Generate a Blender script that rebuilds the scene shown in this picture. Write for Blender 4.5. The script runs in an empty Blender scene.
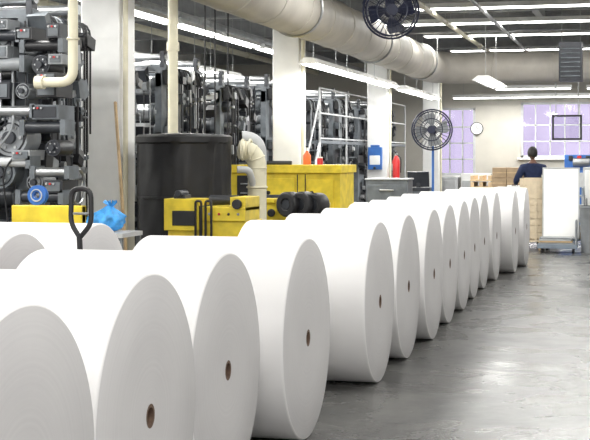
import bpy, bmesh, math, random
from mathutils import Vector, Matrix, Euler
rnd = random.Random(7)
scene = bpy.context.scene
F = 1350.0; CAMH = 1.65; HZ = 156.0; A = math.atan((640-295)/F)

# ---------- survey helpers (room frame: X right, Y into hall, Z up) ----------
def sx(px, y):
    m = (px-295)/F; t = math.tan(A)
    return y*(m-t)/(1+t*m)
def sz(py, x, y):
    yc = y*math.cos(A) - x*math.sin(A)
    return CAMH - (py-HZ)/F*yc

# ---------- materials ----------
MATS = {}
def mat(name, col, rough=0.5, metal=0.0, var=0.08, scale=6.0, bump=0.0, emit=0.0, trans=0.0, spec=0.5, stretch=None):
    if name in MATS: return MATS[name]
    m = bpy.data.materials.new(name); m.use_nodes = True
    nt = m.node_tree; b = nt.nodes['Principled BSDF']
    b.inputs['Roughness'].default_value = rough
    b.inputs['Metallic'].default_value = metal
    b.inputs['Specular IOR Level'].default_value = spec
    tc = nt.nodes.new('ShaderNodeTexCoord')
    n = nt.nodes.new('ShaderNodeTexNoise'); n.inputs['Scale'].default_value = scale; n.inputs['Detail'].default_value = 5
    if stretch:
        mp = nt.nodes.new('ShaderNodeMapping'); mp.inputs['Scale'].default_value = stretch
        nt.links.new(tc.outputs['Object'], mp.inputs[0]); nt.links.new(mp.outputs[0], n.inputs['Vector'])
    else: nt.links.new(tc.outputs['Object'], n.inputs['Vector'])
    cr = nt.nodes.new('ShaderNodeValToRGB')
    cr.color_ramp.elements[0].position = 0.3; cr.color_ramp.elements[1].position = 0.7
    cr.color_ramp.elements[0].color = [c*(1-var) for c in col]+[1]
    cr.color_ramp.elements[1].color = [min(1, c*(1+var)) for c in col]+[1]
    nt.links.new(n.outputs['Fac'], cr.inputs['Fac'])
    nt.links.new(cr.outputs['Color'], b.inputs['Base Color'])
    if bump:
        bp = nt.nodes.new('ShaderNodeBump'); bp.inputs['Strength'].default_value = bump; bp.inputs['Distance'].default_value = 0.02
        nt.links.new(n.outputs['Fac'], bp.inputs['Height']); nt.links.new(bp.outputs['Normal'], b.inputs['Normal'])
    if emit:
        nt.links.new(cr.outputs['Color'], b.inputs['Emission Color']); b.inputs['Emission Strength'].default_value = emit
    if trans: b.inputs['Transmission Weight'].default_value = trans
    MATS[name] = m
    return m

WHITE = mat('painted_white', (0.84,0.84,0.825), 0.45, var=0.04)
PAPER = mat('newsprint_paper', (0.775,0.765,0.765), 0.8, var=0.025, scale=3.0, bump=0.10, stretch=(.5,1.6,1.6))
CORE = mat('cardboard_core', (0.13,0.08,0.055), 0.8, var=0.2, scale=40)
STEEL = mat('brushed_steel', (0.40,0.41,0.42), 0.35, 0.8, var=0.15)
GREY = mat('press_grey_paint', (0.125,0.14,0.155), 0.45, 0.05, var=0.3)
LGREY = mat('light_grey_paint', (0.46,0.47,0.48), 0.45, 0.0, var=0.12)
MGREY = mat('mid_grey_paint', (0.25,0.265,0.28), 0.45, 0.0, var=0.18)
DARK = mat('dark_machine_paint', (0.027,0.030,0.037), 0.4, 0.1, var=0.3)
BLACK = mat('black_rubber', (0.012,0.012,0.014), 0.45, var=0.3)
YELLOW = mat('safety_yellow', (0.74,0.56,0.035), 0.45, var=0.2)
CREAM = mat('cream_pipe_paint', (0.68,0.64,0.49), 0.5, var=0.08)
DUCT = mat('duct_beige_paint', (0.50,0.47,0.42), 0.5, var=0.10, scale=3)
RED = mat('fire_red', (0.5,0.02,0.02), 0.35)
BLUE = mat('machine_blue', (0.03,0.13,0.42), 0.4, var=0.15)
SBLUE = mat('slate_blue_paint', (0.20,0.24,0.29), 0.45, var=0.15)
LBLUE = mat('blue_film', (0.06,0.33,0.75), 0.55, var=0.35, scale=14, bump=0.5)
WOOD = mat('pine_wood', (0.50,0.36,0.21), 0.7, var=0.2, scale=9)
PLY = mat('pale_plywood', (0.66,0.56,0.41), 0.7, var=0.1, scale=9)
CARD = mat('cardboard', (0.36,0.26,0.16), 0.8, var=0.15)
NAVY = mat('navy_cloth', (0.012,0.022,0.07), 0.85, var=0.2, scale=20)
TROUS = mat('dark_trousers', (0.02,0.02,0.028), 0.9, var=0.2, scale=20)
SKIN = mat('skin', (0.16,0.08,0.055), 0.55, var=0.06)
HAIR = mat('dark_hair', (0.012,0.009,0.007), 0.6, var=0.3, scale=60)
TUBE = mat('fluorescent_tube', (1.0,1.0,0.97), 0.4, var=0.0, emit=9.0)
WALL = mat('wall_cream_paint', (0.50,0.48,0.43), 0.75, var=0.06, scale=2)
CEIL = mat('ceiling_paint', (0.60,0.60,0.59), 0.8, var=0.12, scale=1.2)
BEAM = mat('beam_grey_paint', (0.26,0.265,0.27), 0.6, var=0.15)
ORANGE = mat('orange_plastic', (0.75,0.16,0.03), 0.4)
FANC = mat('fan_dark_blue', (0.010,0.014,0.04), 0.35, var=0.2)
COVER = mat('black_vinyl_cover', (0.010,0.010,0.012), 0.5, var=0.4, scale=3, bump=0.6)

def paper_face():
    m = bpy.data.materials.new('paper_roll_end'); m.use_nodes = True
    nt = m.node_tree; b = nt.nodes['Principled BSDF']; b.inputs['Roughness'].default_value = 0.85
    tc = nt.nodes.new('ShaderNodeTexCoord'); sp = nt.nodes.new('ShaderNodeSeparateXYZ'); nt.links.new(tc.outputs['Object'], sp.inputs[0])
    cb = nt.nodes.new('ShaderNodeCombineXYZ'); nt.links.new(sp.outputs['Y'], cb.inputs[0]); nt.links.new(sp.outputs['Z'], cb.inputs[1])
    ln = nt.nodes.new('ShaderNodeVectorMath'); ln.operation = 'LENGTH'; nt.links.new(cb.outputs[0], ln.inputs[0])
    n = nt.nodes.new('ShaderNodeTexNoise'); n.noise_dimensions = '1D'; n.inputs['Scale'].default_value = 70
    nt.links.new(ln.outputs['Value'], n.inputs['W'])
    n3 = nt.nodes.new('ShaderNodeTexNoise'); n3.inputs['Scale'].default_value = 2.2; n3.inputs['Detail'].default_value = 8
    nt.links.new(tc.outputs['Object'], n3.inputs['Vector'])
    w = nt.nodes.new('ShaderNodeMath'); w.operation='MULTIPLY'; w.inputs[1].default_value=.35; nt.links.new(n.outputs['Fac'],w.inputs[0])
    w2 = nt.nodes.new('ShaderNodeMath'); w2.operation='MULTIPLY_ADD'; w2.inputs[1].default_value=.65; nt.links.new(n3.outputs['Fac'],w2.inputs[0]); nt.links.new(w.outputs[0],w2.inputs[2])
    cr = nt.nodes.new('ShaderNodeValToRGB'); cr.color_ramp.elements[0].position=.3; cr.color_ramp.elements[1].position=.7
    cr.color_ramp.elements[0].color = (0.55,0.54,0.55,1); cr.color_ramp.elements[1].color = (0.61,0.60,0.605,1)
    nt.links.new(w2.outputs[0], cr.inputs['Fac']); nt.links.new(cr.outputs['Color'], b.inputs['Base Color'])
    return m
PFACE = paper_face()

def floor_mat():
    m = bpy.data.materials.new('polished_concrete'); m.use_nodes = True
    nt = m.node_tree; b = nt.nodes['Principled BSDF']
    tc = nt.nodes.new('ShaderNodeTexCoord')
    def noise(s, d=6, dist=0):
        n = nt.nodes.new('ShaderNodeTexNoise'); n.inputs['Scale'].default_value = s; n.inputs['Detail'].default_value = d
        n.inputs['Roughness'].default_value = .65; n.inputs['Distortion'].default_value = dist
        nt.links.new(tc.outputs['Object'], n.inputs['Vector']); return n
    n1 = noise(2.2, 10, .3); n2 = noise(20, 4); n3 = noise(1.1, 9, .5)
    cr = nt.nodes.new('ShaderNodeValToRGB'); cr.color_ramp.elements[0].position = .3; cr.color_ramp.elements[1].position = .72
    cr.color_ramp.elements[0].color = (0.052,0.053,0.052,1); cr.color_ramp.elements[1].color = (0.135,0.133,0.126,1)
    nt.links.new(n1.outputs['Fac'], cr.inputs['Fac'])
    c2 = nt.nodes.new('ShaderNodeValToRGB'); c2.color_ramp.elements[0].position = .60; c2.color_ramp.elements[1].position = .70
    c2.color_ramp.elements[0].color = (0,0,0,1); c2.color_ramp.elements[1].color = (.5,.5,.5,1)
    nt.links.new(n2.outputs['Fac'], c2.inputs['Fac'])
    mx = nt.nodes.new('ShaderNodeMix'); mx.data_type = 'RGBA'
    nt.links.new(c2.outputs['Color'], mx.inputs['Factor']); nt.links.new(cr.outputs['Color'], mx.inputs['A']); mx.inputs['B'].default_value = (0.25,0.24,0.23,1)
    nt.links.new(mx.outputs['Result'], b.inputs['Base Color'])
    mr = nt.nodes.new('ShaderNodeMapRange'); mr.inputs['From Min'].default_value=.3; mr.inputs['From Max'].default_value=.7; mr.inputs['To Min'].default_value = 0.19; mr.inputs['To Max'].default_value = 0.36
    nt.links.new(n3.outputs['Fac'], mr.inputs['Value']); nt.links.new(mr.outputs['Result'], b.inputs['Roughness'])
    bp = nt.nodes.new('ShaderNodeBump'); bp.inputs['Strength'].default_value=.07; bp.inputs['Distance'].default_value=.01
    nt.links.new(n1.outputs['Fac'],bp.inputs['Height']); nt.links.new(bp.outputs[0],b.inputs['Normal'])
    b.inputs['Specular IOR Level'].default_value = .5
    return m
FLOOR = floor_mat()

# ---------- mesh builder ----------
class B:
    def __init__(s): s.v=[]; s.f=[]; s.m=[]; s.ms=[]
    def mi(s, m):
        if m not in s.ms: s.ms.append(m)
        return s.ms.index(m)
    def add(s, vs, fs, m):
        o=len(s.v); s.v += [tuple(v) for v in vs]; i=s.mi(m)
        for f in fs: s.f.append([k+o for k in f]); s.m.append(i)
    def box(s, c, d, m, rot=None):
        c=Vector(c); hx,hy,hz=d[0]/2,d[1]/2,d[2]/2
        vs=[Vector((x,y,z)) for x in(-hx,hx) for y in(-hy,hy) for z in(-hz,hz)]
        if rot: r=Euler(rot).to_matrix(); vs=[r@v for v in vs]
        s.add([v+c for v in vs], [(0,1,3,2),(4,6,7,5),(0,4,5,1),(2,3,7,6),(0,2,6,4),(1,5,7,3)], m)
    def bx(s, x0,x1,y0,y1,z0,z1,m): s.box(((x0+x1)/2,(y0+y1)/2,(z0+z1)/2),(abs(x1-x0),abs(y1-y0),abs(z1-z0)),m)
    def cyl(s, p0,p1,r,m,n=14,r2=None):
        p0=Vector(p0);p1=Vector(p1);d=(p1-p0).normalized(); r2=r if r2 is None else r2
        a=d.orthogonal().normalized(); b=d.cross(a)
        vs=[]
        for p,q in((p0,r),(p1,r2)):
            for i in range(n):
                t=2*math.pi*i/n; vs.append(p+a*math.cos(t)*q+b*math.sin(t)*q)
        fs=[(i,(i+1)%n,n+(i+1)%n,n+i) for i in range(n)]+[tuple(range(n-1,-1,-1)),tuple(range(n,2*n))]
        s.add(vs,fs,m)
    def tube(s, pts, r, m, n=10, closed=False):
        P=[Vector(p) for p in pts]; N=len(P); vs=[]; a=None
        for i,p in enumerate(P):
            if closed: d=(P[(i+1)%N]-P[i-1]).normalized()
            else: d=(P[min(i+1,N-1)]-P[max(i-1,0)]).normalized()
            if a is None: a=d.orthogonal().normalized()
            a=(a-d*a.dot(d)).normalized(); b=d.cross(a)
            rr=r[i] if isinstance(r,(list,tuple)) else r
            for k in range(n):
                t=2*math.pi*k/n; vs.append(p+a*math.cos(t)*rr+b*math.sin(t)*rr)
        fs=[]
        for i in range(N if closed else N-1):
            j=(i+1)%N
            for k in range(n): fs.append((i*n+k,i*n+(k+1)%n,j*n+(k+1)%n,j*n+k))
        if not closed: fs+= [tuple(range(n-1,-1,-1)), tuple(range((N-1)*n,N*n))]
        s.add(vs,fs,m)
    def ring(s, c, axis, R, r, m, n=32, k=6):
        c=Vector(c);d=Vector(axis).normalized();a=d.orthogonal().normalized();b=d.cross(a)
        s.tube([c+a*math.cos(2*math.pi*i/n)*R+b*math.sin(2*math.pi*i/n)*R for i in range(n)],r,m,k,True)
    def sph(s, c, r, m, nu=16, nv=10, sc=(1,1,1)):
        c=Vector(c); vs=[];fs=[]
        for j in range(nv+1):
            ph=math.pi*j/nv
            for i in range(nu):
                t=2*math.pi*i/nu
                vs.append(c+Vector((math.sin(ph)*math.cos(t)*r*sc[0],math.sin(ph)*math.sin(t)*r*sc[1],math.cos(ph)*r*sc[2])))
        for j in range(nv):
            for i in range(nu): fs.append((j*nu+i,j*nu+(i+1)%nu,(j+1)*nu+(i+1)%nu,(j+1)*nu+i))
        s.add(vs,fs,m)
    def lathe(s, o, axis, prof, n=64):
        o=Vector(o);d=Vector(axis).normalized();a=d.orthogonal().normalized();b=d.cross(a)
        L=len(prof); base=len(s.v)
        for h,r,_ in prof:
            for i in range(n):
                t=2*math.pi*i/n; s.v.append(tuple(o+d*h+a*math.cos(t)*r+b*math.sin(t)*r))
        for j in range(L):
            j2=(j+1)%L
            if prof[j][2] is None: continue
            mi=s.mi(prof[j][2])
            for i in range(n):
                s.f.append([base+j*n+i,base+j*n+(i+1)%n,base+j2*n+(i+1)%n,base+j2*n+i]); s.m.append(mi)
    def done(s, name, loc=(0,0,0), bevel=0, parent=None, rz=0, angle=35):
        me=bpy.data.meshes.new(name); 
        bm=bmesh.new()
        me.from_pydata(s.v,[],s.f)
        for i,p in enumerate(me.polygons): p.material_index=s.m[i]; p.use_smooth=True
        bm.from_mesh(me); bmesh.ops.remove_doubles(bm,verts=bm.verts,dist=1e-6)
        bmesh.ops.recalc_face_normals(bm,faces=bm.faces); bm.to_mesh(me); bm.free()
        for m in s.ms: me.materials.append(m)
        me.set_sharp_from_angle(angle=math.radians(angle))
        ob=bpy.data.objects.new(name,me); bpy.context.collection.objects.link(ob); ob.location=loc; ob.rotation_euler[2]=rz
        if parent: ob.parent=parent
        if bevel:
            bv=ob.modifiers.new('bevel','BEVEL'); bv.width=bevel; bv.segments=2; bv.limit_method='ANGLE'; bv.angle_limit=math.radians(50)
        return ob

def fillet(pts, rad, k=7):
    P=[Vector(p) for p in pts]; out=[P[0]]
    for i in range(1,len(P)-1):
        a=(P[i-1]-P[i]).normalized(); b=(P[i+1]-P[i]).normalized()
        p0=P[i]+a*rad; p1=P[i]+b*rad
        for j in range(k+1):
            t=j/k; out.append(p0*(1-t)**2+P[i]*2*t*(1-t)+p1*t*t)
    out.append(P[-1]); return out

# ---------- room shell ----------
XL,XR,YB,YF,ZC = -13.5, 7.5, 42.0, -3.0, 5.0
b=B(); b.bx(XL-.2,XR+.2,YF,YB+.2,-.2,0,FLOOR); b.done('floor')
b=B(); b.bx(XL-.2,XR+.2,YF,YB+.2,ZC,ZC+.2,CEIL); b.done('ceiling')
b=B(); b.bx(XL-.2,XL,YF,YB,0,ZC,WHITE); b.done('wall_left')
b=B(); b.bx(XR,XR+.2,YF,YB,0,ZC,WALL); b.done('wall_right')
wins=[(-6.15,-4.95,1.05,3.15),(-3.55,-0.9,1.6,3.3),(0.2,2.8,1.6,3.3)]
b=B(); x=XL
for (x0,x1,z0,z1) in wins:
    b.bx(x,x0,YB,YB+.2,0,ZC,WALL); b.bx(x0,x1,YB,YB+.2,0,z0,WALL); b.bx(x0,x1,YB,YB+.2,z1,ZC,WALL); x=x1
b.bx(x,XR,YB,YB+.2,0,ZC,WALL); b.done('wall_back')
gm=bpy.data.materials.new('violet_glass'); gm.use_nodes=True; nt=gm.node_tree; nt.nodes.clear()
o=nt.nodes.new('ShaderNodeOutputMaterial'); tr=nt.nodes.new('ShaderNodeBsdfTransparent'); tr.inputs[0].default_value=(.60,.565,.685,1)
gl=nt.nodes.new('ShaderNodeBsdfGlossy'); gl.inputs['Roughness'].default_value=.05; mxs=nt.nodes.new('ShaderNodeMixShader'); mxs.inputs[0].default_value=.05
nt.links.new(tr.outputs[0],mxs.inputs[1]); nt.links.new(gl.outputs[0],mxs.inputs[2]); nt.links.new(mxs.outputs[0],o.inputs[0])
for i,(x0,x1,z0,z1) in enumerate(wins):
    b=B(); fr=LGREY; y0,y1=YB-.03,YB+.1
    b.bx(x0,x1,y0,y1,z0,z0+.07,fr); b.bx(x0,x1,y0,y1,z1-.07,z1,fr); b.bx(x0,x0+.07,y0,y1,z0,z1,fr); b.bx(x1-.07,x1,y0,y1,z0,z1,fr)
    n=max(2,round((x1-x0)/.42))
    for k in range(1,n): xx=x0+(x1-x0)*k/n; b.bx(xx-.02,xx+.02,y0+.03,y1-.02,z0,z1,fr)
    k=z0+.5
    while k<z1-.2: b.bx(x0,x1,y0+.03,y1-.02,k-.02,k+.02,fr); k+=.5
    b.bx(x0+.05,x1-.05,YB+.03,YB+.04,z0+.05,z1-.05,gm)
    b.bx(x0-.1,x1+.1,YB-.12,YB-.001,z0-.06,z0,WHITE)
    b.done('window_%d'%(i+1))
b=B()
for k in range(9):
    y=3.5+k*4.7
    b.bx(XL,XR,y-.15,y+.15,ZC-.04,ZC,BEAM); b.bx(XL,XR,y-.03,y+.03,ZC-.42,ZC,BEAM); b.bx(XL,XR,y-.15,y+.15,ZC-.45,ZC-.41,BEAM)
b.done('trim_1')
b=B()
for x in(-11,-7,-2.2,1.5,4.5): b.bx(x-.08,x+.08,0,YB,ZC-.2,ZC-.001,LGREY)
b.done('trim_2')
for x,z,r_,m in((-3.9,4.42,.05,CREAM),(-2.9,4.42,.035,LGREY),(-6.6,4.3,.06,CREAM),(-8.3,4.25,.09,LGREY),(-10,4.3,.07,CREAM)):
    b=B(); b.cyl((x,1,z),(x,YB-.01,z),r_,m,10); y=3.
    while y<YB:
        b.ring((x,y,z),(0,1,0),r_+.004,.012,m,12,5); b.cyl((x,y,z),(x,y,ZC-.001),.007,STEEL,5); y+=3.1
    b.done('sprinkler_pipe')

# ---------- columns ----------
CX=-5.8
for i,y in enumerate((6.0,14.2,22.3,30.5,38.6)):
    b=B(); h=.235
    b.bx(CX-h,CX+h,y-h,y+h,0,ZC-.46,WHITE)
    b.bx(CX-h-.03,CX+h+.03,y-h-.03,y+h+.03,0,.18,LGREY)
    b.bx(CX-h-.05,CX+h+.05,y-h-.05,y+h+.05,ZC-.46-.18,ZC-.46,WHITE)
    b.cyl((CX+.29,y-h+.03,0.2),(CX+.29,y-h+.03,4.3),.03,CREAM,8)
    b.done('building_column',bevel=.02)

# ---------- paper rolls ----------
def roll(x_face, y, r=.585, L=1.0):
    b=B(); h=L/2; e=.010
    prof=[(h,.036,CORE),(h,.050,PFACE),(h,.10,PFACE),(h,.3,PFACE),(h,r-e,PAPER),(h-.004,r-.003,PAPER),(h-e,r,PAPER),(h-.3,r,PAPER),(0,r+.0,PAPER),(-h+.3,r,PAPER),(-h+e,r,PAPER),(-h+.004,r-.003,PAPER),
          (-h,r-e,PFACE),(-h,.3,PFACE),(-h,.050,CORE),(-h,.036,CORE)]
    b.lathe((0,0,0),(1,0,0),prof,96)
    ob=b.done('paper_roll',(x_face-h,y,r+.001),angle=50)
    ob.rotation_euler[0]=rnd.uniform(0,6)
    return ob
main=[(-1.93,4.02),(-1.94,5.205),(-1.98,6.41),(-1.88,7.67),(-1.84,9.72),(-1.83,10.92),(-1.80,12.12),(-1.82,13.32),(-1.83,14.52),(-1.86,15.72),(-1.88,16.92),(-1.85,18.12),(-1.71,19.33),(-1.65,20.54)]
for x,y in main: roll(x,y,.585,rnd.uniform(.99,1.03))
for x,y in((-3.76,6.54),(-3.74,7.74),(-3.72,8.95)): roll(x,y)

# ---------- duct ----------
b=B(); DX,DZ=-5.1,3.9
path=fillet([(DX,2,DZ),(DX,34.5,DZ),(6,34.5,DZ)],1.1,10)
b.tube(path,.40,DUCT,28)
y=3
while y<33: b.ring((DX,y,DZ),(0,1,0),.402,.012,DUCT,28,6); y+=1.5
x=-3.6
while x<6: b.ring((x,34.5,DZ),(1,0,0),.402,.012,DUCT,28,6); x+=1.5
for y in (8,14,20,26,32):
    b.cyl((DX-.42,y,DZ),(DX-.42,y,ZC),.012,STEEL,6); b.cyl((DX+.42,y,DZ),(DX+.42,y,ZC),.012,STEEL,6)
    b.ring((DX,y,DZ),(0,1,0),.42,.02,STEEL,28,6)
b.tube(fillet([(DX-.2,19.5,DZ+.1),(DX-1.6,18.0,DZ+.45),(DX-5.5,18,DZ+.45)],.5),.17,DUCT,18)
b.done('ventilation_duct')

# ---------- lights ----------
def fixture(x,y,z,L,axis='y',power=90,W=.34,drop=True):
    b=B(); h=W/2
    def T(u,v,w): return (u,v,w) if axis=='y' else (v,u,w)
    sec=[(-h,0),(-h*.45,.10),(h*.45,.10),(h,0),(h-.012,0),(h*.42,.088),(-h*.42,.088),(-h+.012,0)]
    vs=[T(u,-L/2,w) for u,w in sec]+[T(u,L/2,w) for u,w in sec]; n=len(sec)
    fs=[(i,(i+1)%n,n+(i+1)%n,n+i) for i in range(n)]
    b.add(vs,fs,WHITE)
    for e in(-L/2,L/2):
        c=[T(u,e,w) for u,w in ((-h,0),(-h*.45,.1),(h*.45,.1),(h,0))]; b.add(c,[(0,1,2,3)],WHITE)
    for u in(-h*.45,h*.45): b.cyl(T(u,-L/2+.04,.0),T(u,L/2-.04,.0),.026,TUBE,10)
    if drop:
        for e in(-L*.35,L*.35): b.cyl(T(0,e,.1),T(0,e,ZC-z-.001),.006,STEEL,5)
    ob=b.done('fluorescent_light',(x,y,z))
    ld=bpy.data.lights.new('lamp','AREA'); ld.shape='RECTANGLE'; ld.energy=power; ld.color=(1,.99,.955)
    ld.size=W*.9 if axis=='y' else L; ld.size_y=L if axis=='y' else W*.9
    lo=bpy.data.objects.new('lamp',ld); bpy.context.collection.objects.link(lo); lo.parent=ob; lo.location=(0,0,-.04)
for y in(22.2,24.8,27.4,31.0,33.6): fixture(-5.2+.05,y,3.13,2.4,power=70)
for y in(17.8,20.4,23.0,25.6,28.4,31.2): fixture(-7.7,y,3.9,2.4,power=85)
for y in(13.5,16.1,18.7,21.3,23.9,26.5,29.3): fixture(-9.2,y,3.5,2.4,power=85)
for y in(14,18,22,26,30): fixture(-12,y,4.1,2.4,power=100)
fixture(-3.3,31.0,3.3,3.2,W=.5,power=110)
for y in(26.0,29.0,32.0,36.6): fixture(-1.5,y,4.50,7.0,'x',power=115,W=.26)
for k,(x,y,z) in enumerate(((-4.2,37.6,3.75),(-1.6,38.0,3.72),(-3.0,39.6,3.6),(-0.4,39.8,3.6),(-4.4,40.8,3.4),(-2.4,40.9,3.42))): fixture(x,y,z,2.2,'x',power=50,W=.25)
for x,p in((-3.6,52),(-0.4,60),(2.8,80)):
    for y in(-.5,4.0,9.0,14.0,18.6): fixture(x,y,4.3,2.4,power=p)
fixture(-0.6,21.6,4.3,2.4,'x',power=150)  # added fixture just above the camera's view, brightens the white sheet panel
for x,y in((-6.6,11.6),(-6.6,8.5),(-6.9,14.9)): fixture(x,y,3.75,2.4,'x' if y<12 else 'y',power=110)  # these and the next are unseen fixtures added to brighten the column fronts
fixture(-7.6,9.6,3.75,2.4,'x',power=110)

# ---------- fans ----------
def fan(name, loc, R, facing, pole_to, col):
    b=B()
    for s_,rr in((-.10,R*.55),(-.055,R*.9),(0,R),(.055,R*.9),(.10,R*.45)): b.ring((0,s_,0),(0,1,0),rr,.009 if s_ else .014,col,36,6)
    for i in range(28):
        t=2*math.pi*i/28; c,s_=math.cos(t),math.sin(t)
        b.tube([(c*.05,-.125,s_*.05),(c*R*.55,-.10,s_*R*.55),(c*R*.9,-.055,s_*R*.9),(c*R,0,s_*R),(c*R*.9,.055,s_*R*.9),(c*R*.45,.10,s_*R*.45)],.004,col,4)
    b.cyl((0,-.135,0),(0,-.115,0),.07,col,20)
    b.cyl((0,-.06,0),(0,.02,0),.06,col,16); b.cyl((0,.05,0),(0,.28,0),.085,col,20); b.cyl((0,.28,0),(0,.32,0),.085,col,20,.04)
    for i in range(4):
        vs=[];nseg=6
        for j in range(nseg+1):
            rr=.05+(R*.86-.05)*j/nseg; w=.5*math.sin(.5+1.9*j/nseg)+.12; 
            for e in(-1,1):
                t=2*math.pi*i/4+e*w*.75+.25*j/nseg
                for th in(-.003,.003): vs.append((rr*math.cos(t),e*.035+th-.02,rr*math.sin(t)))
        fs=[]
        for j in range(nseg):
            a=j*4; fs+=[(a,a+2,a+6,a+4),(a+1,a+5,a+7,a+3),(a,a+4,a+5,a+1),(a+2,a+3,a+7,a+6)]
        b.add(vs,fs,MGREY if pole_to<0 else col)
    if pole_to<0:
        b.cyl((0,.17,-.08),(0,.17,-(loc[2])+.06),.022,BLUE,12); b.box((0,.17,-.1),(.1,.1,.14),col)
        b.cyl((0,.17,-loc[2]+.001),(0,.17,-loc[2]+.05),.30,col,28,.24)
    else:
        b.cyl((0,.17,.08),(0,.17,pole_to-loc[2]-.002),.028,col,12); b.box((0,.17,.12),(.12,.12,.18),col)
        b.tube([( -.30,0,0),(-.34,.1,.1),(-.2,.17,.42),(0,.17,.5),(.2,.17,.42),(.34,.1,.1),(.30,0,0)],.014,col,6)
    b.done(name,loc,rz=facing)
fan('ceiling_mounted_fan',(sx(391,16.5),16.5,3.45),.345,.3,ZC,FANC)
fan('pedestal_fan',(sx(432,24.0),24.0,2.12),.36,.05,-1,FANC)

# ---------- printing press units ----------
def press(y0, seed, tall=3.0, xf=-6.65, w=2.4, d=1.7, dense=1.0, near=False):
    r=random.Random(seed); b=B(); x1=xf; x0=xf-w
    b.bx(x0,x1,y0,y0+d,0,.25,DARK)
    for xx in(x1-.09,x0+.09):
        b.bx(xx-.05,xx+.05,y0,y0+.22,.25,tall,GREY); b.bx(xx-.05,xx+.05,y0+d-.22,y0+d,.25,tall,GREY)
        for z in(.25,1.0,1.8,tall-.25): b.bx(xx-.045,xx+.045,y0,y0+d,z,z+.2,GREY)
    z=.5
    while z<tall-.12:
        rr=r.choice((.035,.05,.07,.1,.12)); yy=y0+r.uniform(.08,.3)
        b.cyl((x0+.12,yy,z),(x1-.12,yy,z),rr,r.choice((STEEL,DARK,BLACK,MGREY,DARK)),18)
        for xx in(x0+.2,x1-.2): b.cyl((xx-.04,yy,z),(xx+.04,yy,z),rr+.02,GREY,18)
        b.cyl((x0+.12,y0+d-.25,z+.1),(x1-.12,y0+d-.25,z+.1),rr,r.choice((STEEL,DARK)),16)
        z+=rr*2+r.uniform(.01,.09)
    b.bx(x0+.15,x1-.15,y0+.55,y0+d-.4,.25,tall-.1,DARK)
    for k in range(int(34*dense)):
        ww=r.uniform(.05,.24); xx=r.uniform(x0+.2,x1-.1); zz=r.uniform(.8,tall-.05); hh=r.uniform(.03,.17)
        b.box((xx,y0-.02-r.uniform(0,.08),zz),(ww,.18,hh),r.choice((DARK,BLACK,GREY,MGREY,DARK,STEEL,LGREY)),(r.uniform(-.5,.5),0,r.uniform(-.1,.1)))
        if k%2: b.cyl((xx,y0-.16,zz+.03),(xx,y0-.09,zz+.03),r.uniform(.015,.045),r.choice((MGREY,BLACK,STEEL)),12)
    for k in range(int(14*dense)):
        yy=y0+r.uniform(.15,d-.15); zz=r.uniform(.5,tall-.15); q=r.uniform(.03,.12)
        b.cyl((x1-.04,yy,zz),(x1+.04+r.uniform(0,.08),yy,zz),q,r.choice((GREY,DARK,STEEL,MGREY)),20)
        b.cyl((x1,yy,zz),(x1+.15,yy,zz),q*.3,STEEL,10)
    for k in range(int(34*dense)):
        yy=y0+r.uniform(.08,d-.08); zz=r.uniform(.6,tall-.02)
        b.box((x1+.04,yy,zz),(r.uniform(.08,.22),r.uniform(.05,.2),r.uniform(.04,.2)),r.choice((DARK,DARK,GREY,MGREY,BLACK,STEEL)),(r.uniform(-.5,.5),0,0))
    yy=y0+d*.5; b.ring((x1+.2,yy,1.35),(1,0,0),.17,.014,STEEL,24,6); b.cyl((x1,yy,1.35),(x1+.2,yy,1.35),.02,STEEL,8)
    for t in range(3): a=t*2.094; b.cyl((x1+.2,yy,1.35),(x1+.2,yy+.17*math.cos(a),1.35+.17*math.sin(a)),.01,STEEL,6)
    for k in range(int(10*dense)):
        yy=y0+r.uniform(.05,d-.05); b.tube(fillet([(x1+.1,yy,r.uniform(.5,1.9)),(x1+.1,yy,tall+.05),(x0+.6,yy,tall+.05)],.15,4),r.uniform(.008,.02),r.choice((MGREY,BLACK,BLACK,DARK)),7)
    for k in range(int(12*dense)):
        xx=r.uniform(x0+.4,x1-.1); b.tube(fillet([(xx,y0-.12,r.uniform(.5,1.9)),(xx,y0-.12,tall-r.uniform(.1,.9)),(xx-.25,y0-.05,tall)],.08,4),r.uniform(.006,.016),r.choice((MGREY,BLACK,BLACK,STEEL)),6)
    for yy in(y0+.1,y0+d-.1):
        b.bx(x0,x1,yy-.05,yy+.05,tall,tall+.08,GREY)
        b.cyl((x0,yy,tall+.18),(x1,yy,tall+.18),.05,STEEL,14)
        for xx in(x0+.05,x1-.05): b.box((xx,yy,tall+.15),(.06,.12,.24),DARK)
    if not near:
        for k in range(5):
            b.box((x1+.02,y0+.15+k*d/5.5,tall-.1),(.14,.13,.2),(BLACK,DARK)[k%2],(0,-.35,0))
            b.box((x1-.35-.4*k,y0-.08,tall-.08),(.24,.14,.2),(DARK,BLACK)[k%2],(.5,0,0)); b.box((x1-.35-.4*k,y0-.02,tall+.06),(.28,.05,.02),LGREY)
    return b
for i,y in enumerate((15.6,18.4,21.2,24.0,26.8,29.6,32.4,35.2)):
    b=press(y,11+i,2.78+.12*(i%2)); b.done('printing_press')
b=press(11.6,3,2.95,xf=-5.5,w=3.0,d=1.2,dense=1.6,near=True)
yf=11.6
def drum(px,py,R,m,dp=.2):
    x=sx(px,yf); z=sz(py,x,yf); b.cyl((x,yf+.1,z),(x,yf-dp,z),R,m,32); b.cyl((x,yf-dp,z),(x,yf-dp-.05,z),R*.35,DARK,16); b.ring((x,yf-dp,z),(0,1,0),R*.8,.008,DARK,28,5)
    for k in range(6): a=k*1.047; b.cyl((x+R*.6*math.cos(a),yf-dp,z+R*.6*math.sin(a)),(x+R*.6*math.cos(a),yf-dp-.015,z+R*.6*math.sin(a)),R*.09,STEEL,8)
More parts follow.
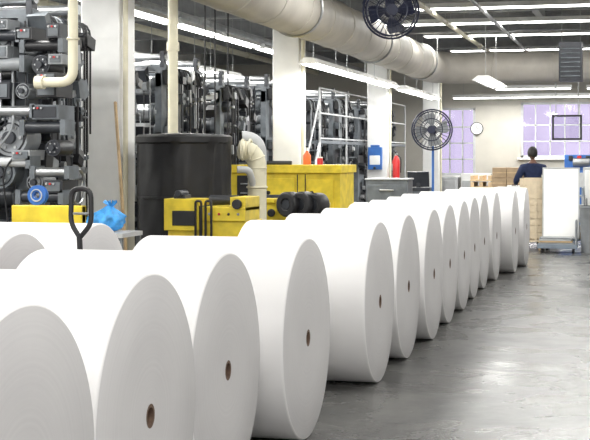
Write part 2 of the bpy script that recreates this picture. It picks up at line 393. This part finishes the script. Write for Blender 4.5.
for a in((20,138,.17,MGREY,.2),(6,120,.12,GREY),(10,172,.15,GREY),(50,66,.09,DARK),(32,92,.07,MGREY),(62,148,.075,DARK),(44,182,.08,MGREY)): drum(*a)
for (px0,px1,py,R,m) in((4,44,112,.05,STEEL),(2,40,162,.045,LGREY),(34,74,128,.055,DARK),(0,34,66,.06,MGREY),(34,72,48,.05,BLACK),(44,78,172,.045,STEEL),(0,30,38,.05,DARK),(30,72,196,.05,DARK)):
    x0_,x1_=sx(px0,yf),sx(px1,yf); z=sz(py,x0_,yf); b.cyl((x0_,yf-.2,z),(x1_,yf-.2,z),R,m,18)
    for xx in(x0_,x1_): b.box((xx,yf-.15,z),(.05,.22,R*2.6),GREY)
for (px0,px1,py0,py1,m) in((2,20,48,60,MGREY),(28,44,30,42,BLACK),(48,68,74,98,BLACK),(2,22,84,100,DARK),(44,70,106,120,GREY),(56,74,180,192,DARK),(24,42,150,160,MGREY),(60,74,56,66,MGREY),(58,72,26,40,DARK),(6,20,22,32,MGREY)):
    xa,xb=sx(px0,yf),sx(px1,yf); za,zb=sz(py1,xa,yf),sz(py0,xa,yf)
    b.bx(xa,xb,yf-.26,yf+.1,za,zb,m); b.bx(xa+.02,xb-.02,yf-.27,yf-.2,za+.015,zb-.015,GREY if m is not GREY else DARK)
    for q in range(3): b.cyl((xa+.03+q*.035,yf-.27,zb-.03),(xa+.03+q*.035,yf-.285,zb-.03),.01,(LGREY,RED,STEEL)[q],8)
for k in range(9):
    xa=-5.62-.13*k; b.tube(fillet([(xa,yf-.22,.9+.1*(k%4)),(xa-.05,yf-.26,1.5+.12*k),(xa+.18,yf-.24,1.8+.1*k),(xa+.1,yf-.1,2.9)],.1,4),.009+.004*(k%3),(BLACK,MGREY,STEEL)[k%3],7)
b.done('printing_press')

b=B(); cx=-6.14
for y in(26.0,28.5,31,33.5,36): 
    b.cyl((cx,y,0),(cx,y,3.0),.022,LGREY,8)
for z in(2.0,2.5,3.0): b.cyl((cx,26.0,z),(cx,36,z),.018,LGREY,8)
b.bx(-6.38,-6.12,26,36,1.9,1.96,GREY)
b.tube([(cx,24.3,0),(cx,26.0,1.9)],.03,LGREY,8); b.tube([(cx,24.3,.9),(cx,26.0,2.8)],.018,LGREY,8)
for k in range(8): b.box((cx-.12,24.4+k*.2,.15+k*.23),(.24,.2,.03),GREY)
b.done('press_catwalk')

b=B()
yp=11.22; xp=sx(73,yp); zp=sz(82,xp,yp); b.tube(fillet([(xp,yp,ZC-.01),(xp,yp,zp),(sx(38,yp),yp,zp)],.12,6),.045,CREAM,14)
b.ring((xp,yp,2.7),(0,0,1),.05,.012,CREAM,14,5); b.cyl((sx(38,yp)-.02,yp,zp),(sx(38,yp)+.06,yp,zp),.06,CREAM,14)
b.done('cream_pipe')
b=B(); xp=sx(173,15.2); b.cyl((xp,15.2,1.7),(xp,15.2,ZC-.002),.06,CREAM,16); b.cyl((xp,15.2,2.9),(xp,15.2,3.0),.075,CREAM,16)
b.cyl((xp,15.2,1.7),(xp,15.2,1.6),.08,STEEL,16); b.done('cream_pipe')
b=B()
for px,y in((205,17),(215,17.3),(228,18)):
    x=sx(px,y); b.cyl((x,y,1.9),(x,y,ZC-.002),.012,BLACK,6)
b.done('hanging_cables')

# ---------- tank with cover and hose ----------
tx,ty=sx(184,14.2),14.2
b=B()
N=64; vs=[];rows=[(0,.505),(.3,.505),(.6,.51),(.75,.507),(.9,.51),(1.05,.505),(1.2,.515),(1.35,.508),(1.5,.512),(1.65,.508),(1.78,.515),(1.80,.535),(1.86,.535),(1.885,.505),(1.9,.2),(1.905,.001)]
rr=random.Random(5); wob=[rr.uniform(-.010,.010) for _ in range(N)]
for j,(z,r_) in enumerate(rows):
    for i in range(N):
        t=2*math.pi*i/N; q=r_+(wob[i]+.007*math.sin(9*t+z*4)+.005*math.sin(14*t-z*9) if j<11 else 0)
        vs.append((q*math.cos(t),q*math.sin(t),z))
fs=[(j*N+i,j*N+(i+1)%N,(j+1)*N+(i+1)%N,(j+1)*N+i) for j in range(len(rows)-1) for i in range(N)]+[tuple(range(N))]
b.add(vs,fs,COVER)
b.ring((0,0,.6),(0,0,1),.515,.012,BLACK,40,5); b.ring((0,0,1.2),(0,0,1),.52,.012,BLACK,40,5)
b.done('covered_ink_tank',(tx,ty,0))
b=B()
hy=14.6; hx=sx(257,hy)
pts=fillet([(tx+.57,hy-.1,1.72),(hx,hy,1.72),(hx,hy,.02)],.2,10)
b.tube(pts,.105,CREAM,18)
for t in(0,.09): b.ring((tx+.59+t,hy-.1,1.72),(1,.1,0),.112,.014,CREAM,18,5)
for i in range(2,12,3):
    d=(pts[i+1]-pts[i]).normalized(); b.ring(pts[i],d,.106,.008,CREAM,18,5)
for z in(.3,.6,.9,1.3): b.ring((hx,hy,z),(0,0,1),.11,.014,CREAM,18,5)
b.tube(fillet([(tx+.57,hy-.25,1.50),(tx+.69,hy-.2,1.5),(hx-.02,hy-.06,1.3)],.06,5),.04,LGREY,12)
b.tube(fillet([(tx+.57,hy+.15,1.86),(hx-.02,hy+.2,1.86),(hx-.02,hy+.2,.02)],.2,10),.075,LGREY,16)
b.done('exhaust_hose')

# ---------- yellow reel stands ----------
def ybox(b,x0,x1,y0,y1,z0,z1): b.bx(x0,x1,y0,y1,z0,z1,YELLOW)
b=B(); y=12.9; x0,x1=sx(168,y),sx(246,y); zt=1.20
b.bx(x0,x1,y,y+.6,0,.12,DARK); ybox(b,x0,x1,y,y+.6,.12,1.0); ybox(b,x0-.03,x0+.34,y-.04,y+.3,.9,zt+.02); ybox(b,x0+.36,x1,y-.03,y+.5,1.0,1.14)
ybox(b,x1-.16,x1,y-.02,y+.5,1.1,1.24)
b.bx(x0+.06,x0+.3,y-.05,y-.02,.95,1.1,BLACK)
for px in(199,209):
    x=sx(px,y-.06); b.tube(fillet([(x-.03,y-.08,.7),(x-.03,y-.08,1.2),(x+.03,y-.08,1.2),(x+.03,y-.08,.7)],.025,4),.014,BLACK,7)
b.cyl((x0+.12,y-.05,1.27),(x0+.12,y+.2,1.27),.035,DARK,14); b.box((x0+.12,y+.1,1.23),(.12,.2,.06),DARK)
b.cyl((x1-.08,y-.03,1.17),(x1-.08,y-.07,1.17),.05,BLACK,12)
b.cyl((x0+.36,y+.28,1.2),(x1-.16,y+.28,1.2),.05,DARK,16)
for k in range(4): b.cyl((x0+.45+.1*k,y-.03,1.07),(x0+.45+.1*k,y-.045,1.07),.014,(STEEL,RED,BLACK,STEEL)[k],8)
b.bx(x0+.34,x0+.36,y-.035,y+.3,.7,1.15,BLACK)
b.done('yellow_reel_stand',bevel=.012)
b=B(); y=16.3; x0,x1=sx(243,y),sx(322,y); z1=sz(203,x0,y)
ybox(b,x0,x1,y,y+.5,.1,z1); b.bx(x0,x1,y,y+.5,0,.1,DARK)
ybox(b,x0,x0+.15,y-.1,y+1.5,.1,z1-.04); ybox(b,x0+.17,x0+.42,y-.03,y+.3,z1,z1+.06)
for px in(258,272): b.cyl((sx(px,y),y-.01,z1-.12),(sx(px,y),y-.06,z1-.12),.05,BLACK,16)
for px,R in((288,.145),(302,.15),(315,.135)):
    x=sx(px,y); b.lathe((x,y-.14,z1-.01),(0.45,1,0),[(0,.07,BLACK),(0,R,BLACK),(.02,R+.012,BLACK),(.16,R+.012,BLACK),(.18,R,BLACK),(.18,.07,BLACK)],28)
    b.cyl((x,y-.12,z1-.01),(x+.05,y+.0,z1-.01),.072,DARK,16)
b.cyl((x0+.1,y+.25,z1+.05),(x1,y+.25,z1+.05),.05,DARK,16)
b.done('yellow_reel_stand',bevel=.012)
b=B(); y=19.6; x0,x1=sx(231,y),sx(340,y); zt=sz(165,x1,y)
b.bx(x0,x1,y,y+1.0,0,.12,DARK); ybox(b,x0,x1,y,y+1.0,.12,zt-.12); ybox(b,x0-.03,x1+.03,y-.05,y+1.05,zt-.12,zt)
b.bx(x0+.1,x0+.42,y-.02,y,.8,zt-.16,BLACK)
b.bx(x0+.55,x0+1.0,y-.03,y,.6,zt-.2,YELLOW); b.bx(x1-.5,x1-.1,y-.03,y,.6,zt-.22,YELLOW)
for xx in(x0+.52,x0+1.04,x1-.53): b.bx(xx-.008,xx+.008,y-.01,y,.5,zt-.14,BLACK)
b.cyl((x0+.6,y-.03,1.1),(x0+.6,y-.07,1.1),.03,BLACK,12); b.cyl((x1-.42,y-.03,1.1),(x1-.42,y-.07,1.1),.03,BLACK,12)
for k in range(3): b.box((x0+.26,y-.03,.95+.14*k),(.2,.03,.02),STEEL)
b.cyl((x0+.2,y+.2,zt+.03),(x0+.9,y+.2,zt+.03),.03,DARK,14)
b.done('yellow_reel_stand',bevel=.015)
b=B(); b.lathe((0,0,0),(0,0,1),[(0,.001,ORANGE),(0,.06,ORANGE),(.14,.06,ORANGE),(.19,.025,ORANGE),(.21,.02,WHITE),(.26,.018,WHITE),(.26,.001,None)],20)
b.done('spray_bottle',(sx(307,y+.3),y+.3,zt+.002))
b=B(); b.lathe((0,0,0),(0,0,1),[(0,.001,RED),(0,.045,RED),(.09,.045,RED),(.10,.04,WHITE),(.12,.04,WHITE),(.12,.001,None)],20)
b.done('ink_can',(sx(320,y+.4),y+.4,zt+.002))
b=B(); y=10.7; x0,x1=sx(14,y),sx(84,y); zt=sz(205,x0,y)
for x in(x0+.04,x1-.04): b.bx(x-.04,x+.04,y-.04,y+.04,0,zt,YELLOW)
b.bx(x0,x1,y-.05,y+.05,zt-.17,zt,YELLOW); b.bx(x0,x1,y-.04,y+.04,.45,.55,YELLOW)
for x in(x0+.04,x1-.04): b.bx(x-.09,x+.09,y-.09,y+.09,0,.02,YELLOW)
b.done('yellow_guard_rail',bevel=.008)
b=B(); b.lathe((0,0,0),(0,1,0),[(-.03,.03,BLUE),(-.03,.085,BLUE),(-.02,.085,BLUE),(-.02,.06,WHITE),(.02,.06,BLUE),(.02,.085,BLUE),(.03,.085,BLUE),(.03,.03,BLUE)],28)
b.ring((0,-.035,0),(0,1,0),.05,.006,LGREY,20,5)
b.done('blue_tape_reel',(sx(38,10.7),10.7,zt+.086))

# ---------- bench with blue bag ----------
y=11.5; x=sx(106,y)
b=B(); b.bx(x-.22,x+.26,y-.25,y+.25,.92,.96,LGREY)
for dx in(-.19,.23):
    for dy in(-.22,.22): b.bx(x+dx-.02,x+dx+.02,y+dy-.02,y+dy+.02,0,.92,GREY)
b.bx(x-.2,x+.24,y-.23,y+.23,.3,.33,LGREY); b.done('small_workbench')
b=B(); nu,nv=40,22; vs=[]
for j in range(nv+1):
    ph=math.pi*j/nv
    for i in range(nu):
        t=2*math.pi*i/nu; q=1+.13*math.sin(5*t+3*ph)+.09*math.sin(9*t-4*ph)+.05*math.sin(15*t+9*ph)
        zz=.12-math.cos(ph)*.12; rad=.17*math.sin(ph)**.6*q*(1 if zz<.13 else max(.22,1-(zz-.13)*7))
        vs.append((rad*math.cos(t)+.3*max(0,zz-.12),rad*.8*math.sin(t),zz))
fs=[(j*nu+i,j*nu+(i+1)%nu,(j+1)*nu+(i+1)%nu,(j+1)*nu+i) for j in range(nv) for i in range(nu)]
b.add(vs,fs,LBLUE)
for k in range(7): a=k*.9; b.add([(.04,0,.215),(.04+.06*math.cos(a),.05*math.sin(a),.29),(.04+.07*math.cos(a+.6),.06*math.sin(a+.6),.265),(.06,0,.215)],[(0,1,2,3)],LBLUE)
b.done('blue_plastic_bag',(x,y,.962),angle=60)

b=B(); b.cyl((-5.15,13.2,.03),(-5.48,13.62,2.22),.018,WOOD,10); b.sph((-5.48,13.62,2.22),.02,WOOD,8,6); b.cyl((-5.15,13.2,.0),(-5.152,13.2025,.05),.024,BLACK,10); b.done('wooden_pole')

# ---------- pallet jack ----------
b=B(); jx,jy=-3.28,7.62
zt=1.45
b.tube(fillet([(jx+.03,jy,.2),(jx-.02,jy,1.18)],.1),.018,BLACK,10)
b.tube(fillet([(jx-.02,jy,1.16),(jx-.075,jy,1.24),(jx-.07,jy,zt),(jx+.055,jy,zt),(jx+.06,jy,1.24),(jx-.01,jy,1.16)],.05,5),.016,BLACK,8)
b.cyl((jx-.06,jy,1.30),(jx+.05,jy,1.30),.008,STEEL,8)
b.box((jx,jy,.3),(.16,.14,.28),RED); b.cyl((jx,jy,.1),(jx,jy,.5),.04,STEEL,14)
b.cyl((jx-.08,jy+.02,.09),(jx+.08,jy+.02,.09),.09,BLACK,20)
b.box((jx,jy-.16,.16),(.42,.12,.12),RED)
for dx in(-.14,.14):
    b.box((jx+dx,jy-.75,.10),(.11,1.15,.05),RED); b.cyl((jx+dx-.04,jy-1.2,.04),(jx+dx+.04,jy-1.2,.04),.04,BLACK,14)
b.done('pallet_jack')

# ---------- mid-ground ----------
b=B(); b.lathe((0,0,0),(0,0,1),[(0,.001,RED),(0,.08,RED),(.42,.085,RED),(.5,.05,RED),(.54,.03,STEEL),(.6,.03,STEEL),(.6,.001,None)],24)
b.box((0,-.02,.62),(.03,.14,.03),BLACK,(.3,0,0)); b.tube(fillet([(0,-.03,.57),(.12,-.05,.5),(.11,-.03,.15)],.06,5),.012,BLACK,7); b.bx(-.15,-.07,-.05,.05,.2,.35,STEEL)
b.done('fire_extinguisher',(CX+.26+.135,30.5,1.12))
b=B(); x=sx(376,30.2); b.bx(x-.16,x+.16,30.05,30.15,1.34,1.85,BLUE); b.bx(x-.12,x+.12,30.04,30.06,1.45,1.66,WHITE); b.bx(x-.1,x+.1,30.05,30.15,1.85,1.9,BLUE); b.cyl((x,30.04,1.38),(x,30.01,1.38),.03,BLACK,12); b.box((x,30.18,1.6),(.1,.06,.3),STEEL)
b.done('first_aid_box',bevel=.01)
b=B(); y=23.4; x0,x1=sx(366,y),sx(408,y); zt=sz(180,x0,y)
b.bx(x0,x1,y,y+.5,.08,zt,GREY); b.bx(x0-.02,x1+.02,y-.02,y+.52,zt,zt+.03,LGREY)
for k in range(3): 
    z0=.15+k*(zt-.2)/3; b.bx(x0+.03,x1-.03,y-.02,y,z0,z0+(zt-.2)/3-.03,GREY); b.bx(x0+.25,x1-.25,y-.05,y-.02,z0+.2,z0+.23,STEEL)
for xx in(x0+.06,x1-.06): b.cyl((xx,y+.1,0),(xx,y+.1,.08),.03,BLACK,10); b.cyl((xx,y+.4,0),(xx,y+.4,.08),.03,BLACK,10)
b.done('tool_cabinet',bevel=.008)
b=B(); y=26.0; x=sx(418,y)
b.bx(x-.25,x+.25,y-.2,y+.2,0,1.0,GREY); b.bx(x-.26,x+.26,y-.22,y+.2,.98,1.04,DARK); b.box((x,y+.05,1.2),(.42,.05,.3),DARK,(.2,0,0)); b.bx(x-.04,x+.04,y+.04,y+.1,1.0,1.2,DARK); b.bx(x-.2,x+.2,y-.21,y-.2,.2,.9,GREY)
b.done('press_control_console',bevel=.01)
b=B(); y=20.8; x0,x1=sx(343,y),sx(364,y); zt=sz(203,x0,y)
b.bx(x0,x1,y,y+.4,.1,zt,WHITE); b.bx(x0-.02,x1+.02,y-.02,y+.42,zt-.05,zt,LGREY)
for xx in(x0+.05,x1-.05): b.cyl((xx,y+.05,0),(xx,y+.05,.1),.03,BLACK,10); b.cyl((xx,y+.35,0),(xx,y+.35,.1),.03,BLACK,10)
b.done('waste_paper_bin',bevel=.01)

# ---------- right background group ----------
y=24.0
b=B(); x0,x1=sx(521,y),sx(543,y); zt=1.26
b.bx(x0,x1,y,y+.6,.14,.18,PLY)
for i in range(4):
    xx=x0+(x1-x0)*i/3; b.bx(xx-.02,xx+.02,y-.015,y+.02,.14,zt,PLY)
n=9
for k in range(n): z=.2+k*(zt-.2)/n; b.bx(x0,x1,y,y+.02,z,z+(zt-.2)/n-.012,PLY); b.bx(x0,x0+.02,y,y+.6,z,z+(zt-.2)/n-.012,PLY); b.bx(x1-.02,x1,y+.02,y+.6,z,z+(zt-.2)/n-.012,PLY)
b.bx(x0,x1,y+.58,y+.6,.2,zt,PLY)
for xx in(x0+.04,x1-.04): b.bx(xx-.04,xx+.04,y,y+.6,0,.14,WOOD)
b.done('wooden_crate')
b=B(); x0,x1=sx(546,y),sx(584,y); y0=y-.1
for xx in(x0+.02,x1-.02):
    for yy in(y0,y0+.6): b.bx(xx-.02,xx+.02,yy-.02,yy+.02,.1,.95,STEEL); b.cyl((xx-.02,yy,.06),(xx+.02,yy,.06),.06,BLACK,16)
for z in(.18,.5,.93): b.bx(x0,x1,y0-.02,y0+.62,z,z+.03,SBLUE)
b.bx(x0+.05,x1-.05,y0,y0+.5,.21,.42,CARD); b.bx(x0+.05,x0+.4,y0+.05,y0+.5,.53,.7,LGREY)
for z in(.35,.62,.8): b.cyl((x0,y0-.02,z),(x1,y0-.02,z),.012,STEEL,8)
b.bx(x1-.04,x1-.01,y0,y0+.6,.5,1.1,SBLUE)
b.done('steel_trolley')
b=B(); yl=y-.75; xa,xb=sx(537,yl),sx(577,yl)
b.bx(xa,xb,yl,yl+.45,.08,.15,SBLUE)
for xx in(xa+.07,xb-.07):
    for yy in(yl+.07,yl+.38): b.cyl((xx-.015,yy,.04),(xx+.015,yy,.04),.04,BLACK,14)
for k in range(4): b.bx(xa+.03+.01*(k%2),xb-.06-.02*(k%3),yl+.03,yl+.42,.15+k*.03,.175+k*.03,(MGREY,WOOD,LGREY,MGREY)[k])
b.tube(fillet([(xb-.02,yl+.03,.12),(xb-.02,yl+.03,.55),(xb-.02,yl+.42,.55),(xb-.02,yl+.42,.12)],.06,4),.014,MGREY,8)
b.done('platform_cart',bevel=.004)
b=B(); xa,xb=sx(543,y0-.1),sx(579,y0-.1)
PANEL=mat('white_laminate',(0.93,0.93,0.92),0.4,var=0.02)
b.box(((xa+xb)/2,y0-.08,.24+.60),(xb-xa,.03,1.20),PANEL,(-.06,0,0)); 
for xx in(xa,xb): b.box((xx,y0-.08,.84),(.02,.045,1.22),LGREY,(-.06,0,0))
b.box(((xa+xb)/2,y0-.115,.23),(xb-xa,.05,.025),LGREY); b.box(((xa+xb)/2,y0-.045,1.44),(xb-xa,.05,.02),LGREY)
b.done('white_sheet_panel')
b=B(); y1=24.6; xa,xb=sx(583,y1),sx(606,y1)
b.bx(xa,xb,y1,y1+.6,.1,1.45,LGREY); b.bx(xa+.03,xb-.03,y1-.02,y1,.2,1.4,WHITE); b.bx(xa+.05,xa+.08,y1-.05,y1-.02,.7,.9,STEEL); b.bx(xa,xb,y1,y1+.6,0,.1,DARK)
b.done('storage_cabinet',bevel=.01)
b=B(); y1=23.55; xa,xb=sx(581,y1),sx(600,y1)
b.lathe(((xa+xb)/2,y1,.0),(0,0,1),[(0,.001,MGREY),(0,.15,MGREY),(.06,.155,MGREY),(.75,.185,MGREY),(.77,.2,MGREY),(.8,.2,DARK),(.8,.17,DARK),(.1,.14,DARK),(.1,.001,None)],28)
b.done('waste_bin')
b=B(); y1=28.0; xa,xb=sx(492,y1),sx(521,y1); zt=1.42
b.bx(xa,xb,y1,y1+.8,.1,.14,WOOD)
for xx in(xa+.05,(xa+xb)/2,xb-.05): b.bx(xx-.05,xx+.05,y1,y1+.8,0,.1,WOOD)
for k in range(6):
    z=.14+k*.213
    for i in range(2): w=(xb-xa)/2; b.bx(xa+i*w+.005,xa+(i+1)*w-.005,y1+.02*(k%2),y1+.75,z,z+.205,CARD); b.bx(xa+i*w+.005,xa+(i+1)*w-.005,y1+.02*(k%2)-.002,y1+.1,z+.09,z+.11,WOOD)
b.done('stacked_cartons')
b=B(); y1=31; xa,xb=sx(470,y1),sx(492,y1)
for k in range(8): b.bx(xa,xb,y1,y1+.8,.02+k*.15,.05+k*.15,WOOD); [b.bx(xx-.04,xx+.04,y1,y1+.8,.05+k*.15,.15+k*.15,WOOD) for xx in(xa+.05,(xa+xb)/2,xb-.05)]
b.done('wooden_pallet_stack')
b=B(); y1=33; xa,xb=sx(560,y1),sx(610,y1)
b.bx(xa,xb,y1,y1+1.2,0,1.3,BLUE); b.bx(xa+.1,xb-.3,y1+.1,y1+1,1.3,1.68,BLUE); b.bx(xa+.2,xb-.5,y1-.03,y1,.9,1.25,LGREY); b.cyl((xa+.3,y1+.05,1.5),(xa+.7,y1+.05,1.5),.1,STEEL,16)
for k in range(4): b.box((xa+.25+.2*k,y1+.08,1.6),(.1,.1,.12),RED if k==1 else DARK)
b.done('paper_cutting_machine',bevel=.015)
b=B(); y1=30.4; x=sx(571,y1)
b.bx(x-.25,x+.25,y1-.3,y1+.3,3.3,4.15,DARK)
for k in range(7): b.box((x,y1-.31,3.4+k*.1),(.42,.03,.02),GREY,(.5,0,0))
for dx in(-.2,.2): b.cyl((x+dx,y1,4.15),(x+dx,y1,ZC-.002),.01,STEEL,6)
b.done('suspended_unit_heater',bevel=.01)
b=B(); x=sx(477,YB); b.cyl((x,YB-.002,2.5),(x,YB-.06,2.5),.2,BLACK,32); b.cyl((x,YB-.05,2.5),(x,YB-.065,2.5),.175,WHITE,32)
b.box((x,YB-.07,2.56),(.015,.008,.12),BLACK); b.box((x+.04,YB-.07,2.5),(.09,.008,.012),BLACK); b.done('wall_clock')
b=B(); y1=37.2; xa,xb=sx(552,y1),sx(582,y1); za,zb=sz(140,xa,y1),sz(115,xa,y1)
for (p,q,r_,s_) in((xa,xb,za,za+.05),(xa,xb,zb-.05,zb),(xa,xa+.05,za,zb),(xb-.05,xb,za,zb)): b.bx(p,q,y1,y1+.06,r_,s_,BLACK)
gp=bpy.data.materials.new('clear_acrylic'); gp.use_nodes=True; nt=gp.node_tree; nt.nodes.clear()
o=nt.nodes.new('ShaderNodeOutputMaterial'); tr=nt.nodes.new('ShaderNodeBsdfTransparent'); tr.inputs[0].default_value=(.88,.88,.9,1); nt.links.new(tr.outputs[0],o.inputs[0])
b.bx(xa+.05,xb-.05,y1+.02,y1+.03,za+.05,zb-.05,gp)
for xx in(xa+.1,xb-.1): b.cyl((xx,y1+.04,zb),(xx,y1+.04,ZC-.21),.012,STEEL,6)
b.done('hanging_display_board')
b=B()
for k in range(5):
    xa=-6.3+k*1.0; b.bx(xa,xa+.9,41.2,41.7,0,1.0+.12*(k%3),(LGREY,WHITE,CARD,GREY,LGREY)[k]); b.bx(xa+.05,xa+.42,41.17,41.2,.1,.9,LGREY); b.bx(xa+.48,xa+.85,41.17,41.2,.1,.9,LGREY)
b.done('storage_cabinet_row',bevel=.01)

# ---------- person ----------
def skin_mesh(verts, edges, radii, root, sub=2):
    me=bpy.data.meshes.new('tmp'); me.from_pydata(verts,edges,[]); ob=bpy.data.objects.new('tmp',me); bpy.context.collection.objects.link(ob)
    sk=ob.modifiers.new('s','SKIN'); sk.use_smooth_shade=True
    for i,r in enumerate(radii):
        d=me.skin_vertices[0].data[i]; d.radius=r if isinstance(r,tuple) else (r,r); d.use_root=(i==root)
    su=ob.modifiers.new('u','SUBSURF'); su.levels=sub; su.render_levels=sub
    dg=bpy.context.evaluated_depsgraph_get(); ev=ob.evaluated_get(dg); m=ev.to_mesh()
    vs=[v.co.copy() for v in m.vertices]; fs=[tuple(p.vertices) for p in m.polygons]; ev.to_mesh_clear(); bpy.data.objects.remove(ob,do_unlink=True)
    return vs,fs
pv=[(0,0,.95),(0,0,1.10),(0,.01,1.30),(0,.0,1.44),(0,.0,1.52),(0,.02,1.60),
    (-.19,0,1.43),(-.31,.02,1.20),(-.26,.24,1.13),(.19,0,1.43),(.30,.02,1.19),(.24,.26,1.14),
    (-.09,0,.88),(-.11,.02,.50),(-.12,-.02,.10),(-.13,.14,.045),(.09,0,.88),(.11,.02,.50),(.12,-.02,.10),(.13,.14,.045)]
pe=[(0,1),(1,2),(2,3),(3,4),(4,5),(3,6),(6,7),(7,8),(3,9),(9,10),(10,11),(0,12),(12,13),(13,14),(14,15),(0,16),(16,17),(17,18),(18,19)]
pr=[(.17,.13),(.17,.125),(.19,.13),(.14,.10),.062,.057,.085,.062,.036,.085,.062,.036,.10,.065,.042,.04,.10,.065,.042,.04]
b=B(); vs,fs=skin_mesh(pv,pe,pr,0)
ms={NAVY:[],TROUS:[],SKIN:[],BLACK:[]}
for f in fs:
    c=sum((vs[i] for i in f),Vector())/len(f)
    m=BLACK if c.z<.1 else TROUS if (c.z<.97 and abs(c.y)<.16) else SKIN if (c.z>1.515 and abs(c.x)<.09) else NAVY
    ms[m].append(f)
base=len(b.v); b.v+=[tuple(v) for v in vs]
for m,l in ms.items():
    k=b.mi(m)
    for f in l: b.f.append([i+base for i in f]); b.m.append(k)
for sd,w in((-1,Vector(pv[8])),(1,Vector(pv[11]))):
    hv=[w,w+Vector((0,.05,-.005)),w+Vector((0,.085,-.01))]; he=[(0,1),(1,2)]; hr=[(.026,.022),(.036,.016),(.034,.014)]
    for k,(dx,l) in enumerate(((-.028,.07),(-.009,.08),(.01,.075),(.028,.06))):
        i0=len(hv); hv+=[w+Vector((dx,.085,-.01)),w+Vector((dx*1.15,.085+l*.5,-.014)),w+Vector((dx*1.15,.085+l*.9,-.04))]; he+=[(2,i0),(i0,i0+1),(i0+1,i0+2)]; hr+=[.009,.0085,.007]
    i0=len(hv); hv+=[w+Vector((-sd*.045,.05,-.012)),w+Vector((-sd*.055,.085,-.03))]; he+=[(1,i0),(i0,i0+1)]; hr+=[.010,.0085]
    v2,f2=skin_mesh(hv,he,hr,0,1); b.add(v2,f2,SKIN)
hc=Vector((0,.035,1.70)); nu,nv=28,20; vs=[]
for j in range(nv+1):
    ph=math.pi*j/nv
    for i in range(nu):
        t=2*math.pi*i/nu; x=math.sin(ph)*math.cos(t)*.078; y=math.sin(ph)*math.sin(t)*.098; z=math.cos(ph)*.118
        if z<0: x*=1+z*1.8; y=y*(1+z*1.2)+(-z*.12)*(1 if y>0 else .2)
        if y>.06 and abs(x)<.014 and -.045<z<.01: y+=.022*(1-(z+.02)**2*300)
        if y>.06 and .0<z<.02 and .015<abs(x)<.045: y-=.008
        if y>.06 and abs(x)<.025 and -.068<z<-.056: y+=.006
        vs.append(hc+Vector((x,y,z)))
b.add(vs,[(j*nu+i,j*nu+(i+1)%nu,(j+1)*nu+(i+1)%nu,(j+1)*nu+i) for j in range(nv) for i in range(nu)],SKIN)
for s_ in(-1,1):
    b.sph(hc+Vector((s_*.078,-.005,-.005)),.03,SKIN,10,8,(.35,.6,1)); b.sph(hc+Vector((s_*.03,.083,.008)),.012,WHITE,10,8); b.sph(hc+Vector((s_*.03,.092,.008)),.006,BLACK,8,6)
b.box(hc+Vector((0,.096,-.062)),(.045,.008,.008),RED)
vs=[];fs=[]
for j in range(13):
    ph=math.pi*.5*j/12*1.35
    for i in range(28):
        t=2*math.pi*i/28; fr=max(0,math.sin(t)); p2=min(ph,ph*(1-.45*fr)); k=1.12+.02*math.sin(7*t+5*j)
        vs.append(hc+Vector((math.sin(p2)*math.cos(t)*.081*k,math.sin(p2)*math.sin(t)*.10*k-.004,math.cos(p2)*.12*1.07+.002)))
fs=[(j*28+i,j*28+(i+1)%28,(j+1)*28+(i+1)%28,(j+1)*28+i) for j in range(12) for i in range(28)]
b.add(vs,fs,HAIR)
b.done('press_worker',(sx(533,25.1),25.1,0.0),rz=.35,angle=80)
b=B(); x=sx(528,25.7); y1=25.55
b.bx(x-.6,x+.55,y1-.2,y1+.6,1.02,1.06,LGREY)
for dx in(-.56,.51):
    for dy in(-.16,.56): b.bx(x+dx-.03,x+dx+.03,y1+dy-.03,y1+dy+.03,0,1.02,GREY)
b.bx(x-.4,x-.0,y1+.2,y1+.5,1.06,1.09,WHITE); b.bx(x-.56,x+.51,y1+.0,y1+.55,.3,.33,GREY)
b.done('work_table')

# ---------- world / camera ----------
w=bpy.data.worlds.new('sky'); scene.world=w; w.use_nodes=True
bg=w.node_tree.nodes['Background']; bg.inputs[0].default_value=(1,.985,.97,1); bg.inputs[1].default_value=2.1
cd=bpy.data.cameras.new('camera'); cam=bpy.data.objects.new('camera',cd); bpy.context.collection.objects.link(cam)
cd.sensor_width=36; cd.lens=36*F/590; cd.shift_y=-(220-HZ)/590; cd.clip_end=200
cam.location=(0,0,CAMH); cam.rotation_euler=(math.pi/2,0,A); scene.camera=cam
scene.view_settings.view_transform='Standard'
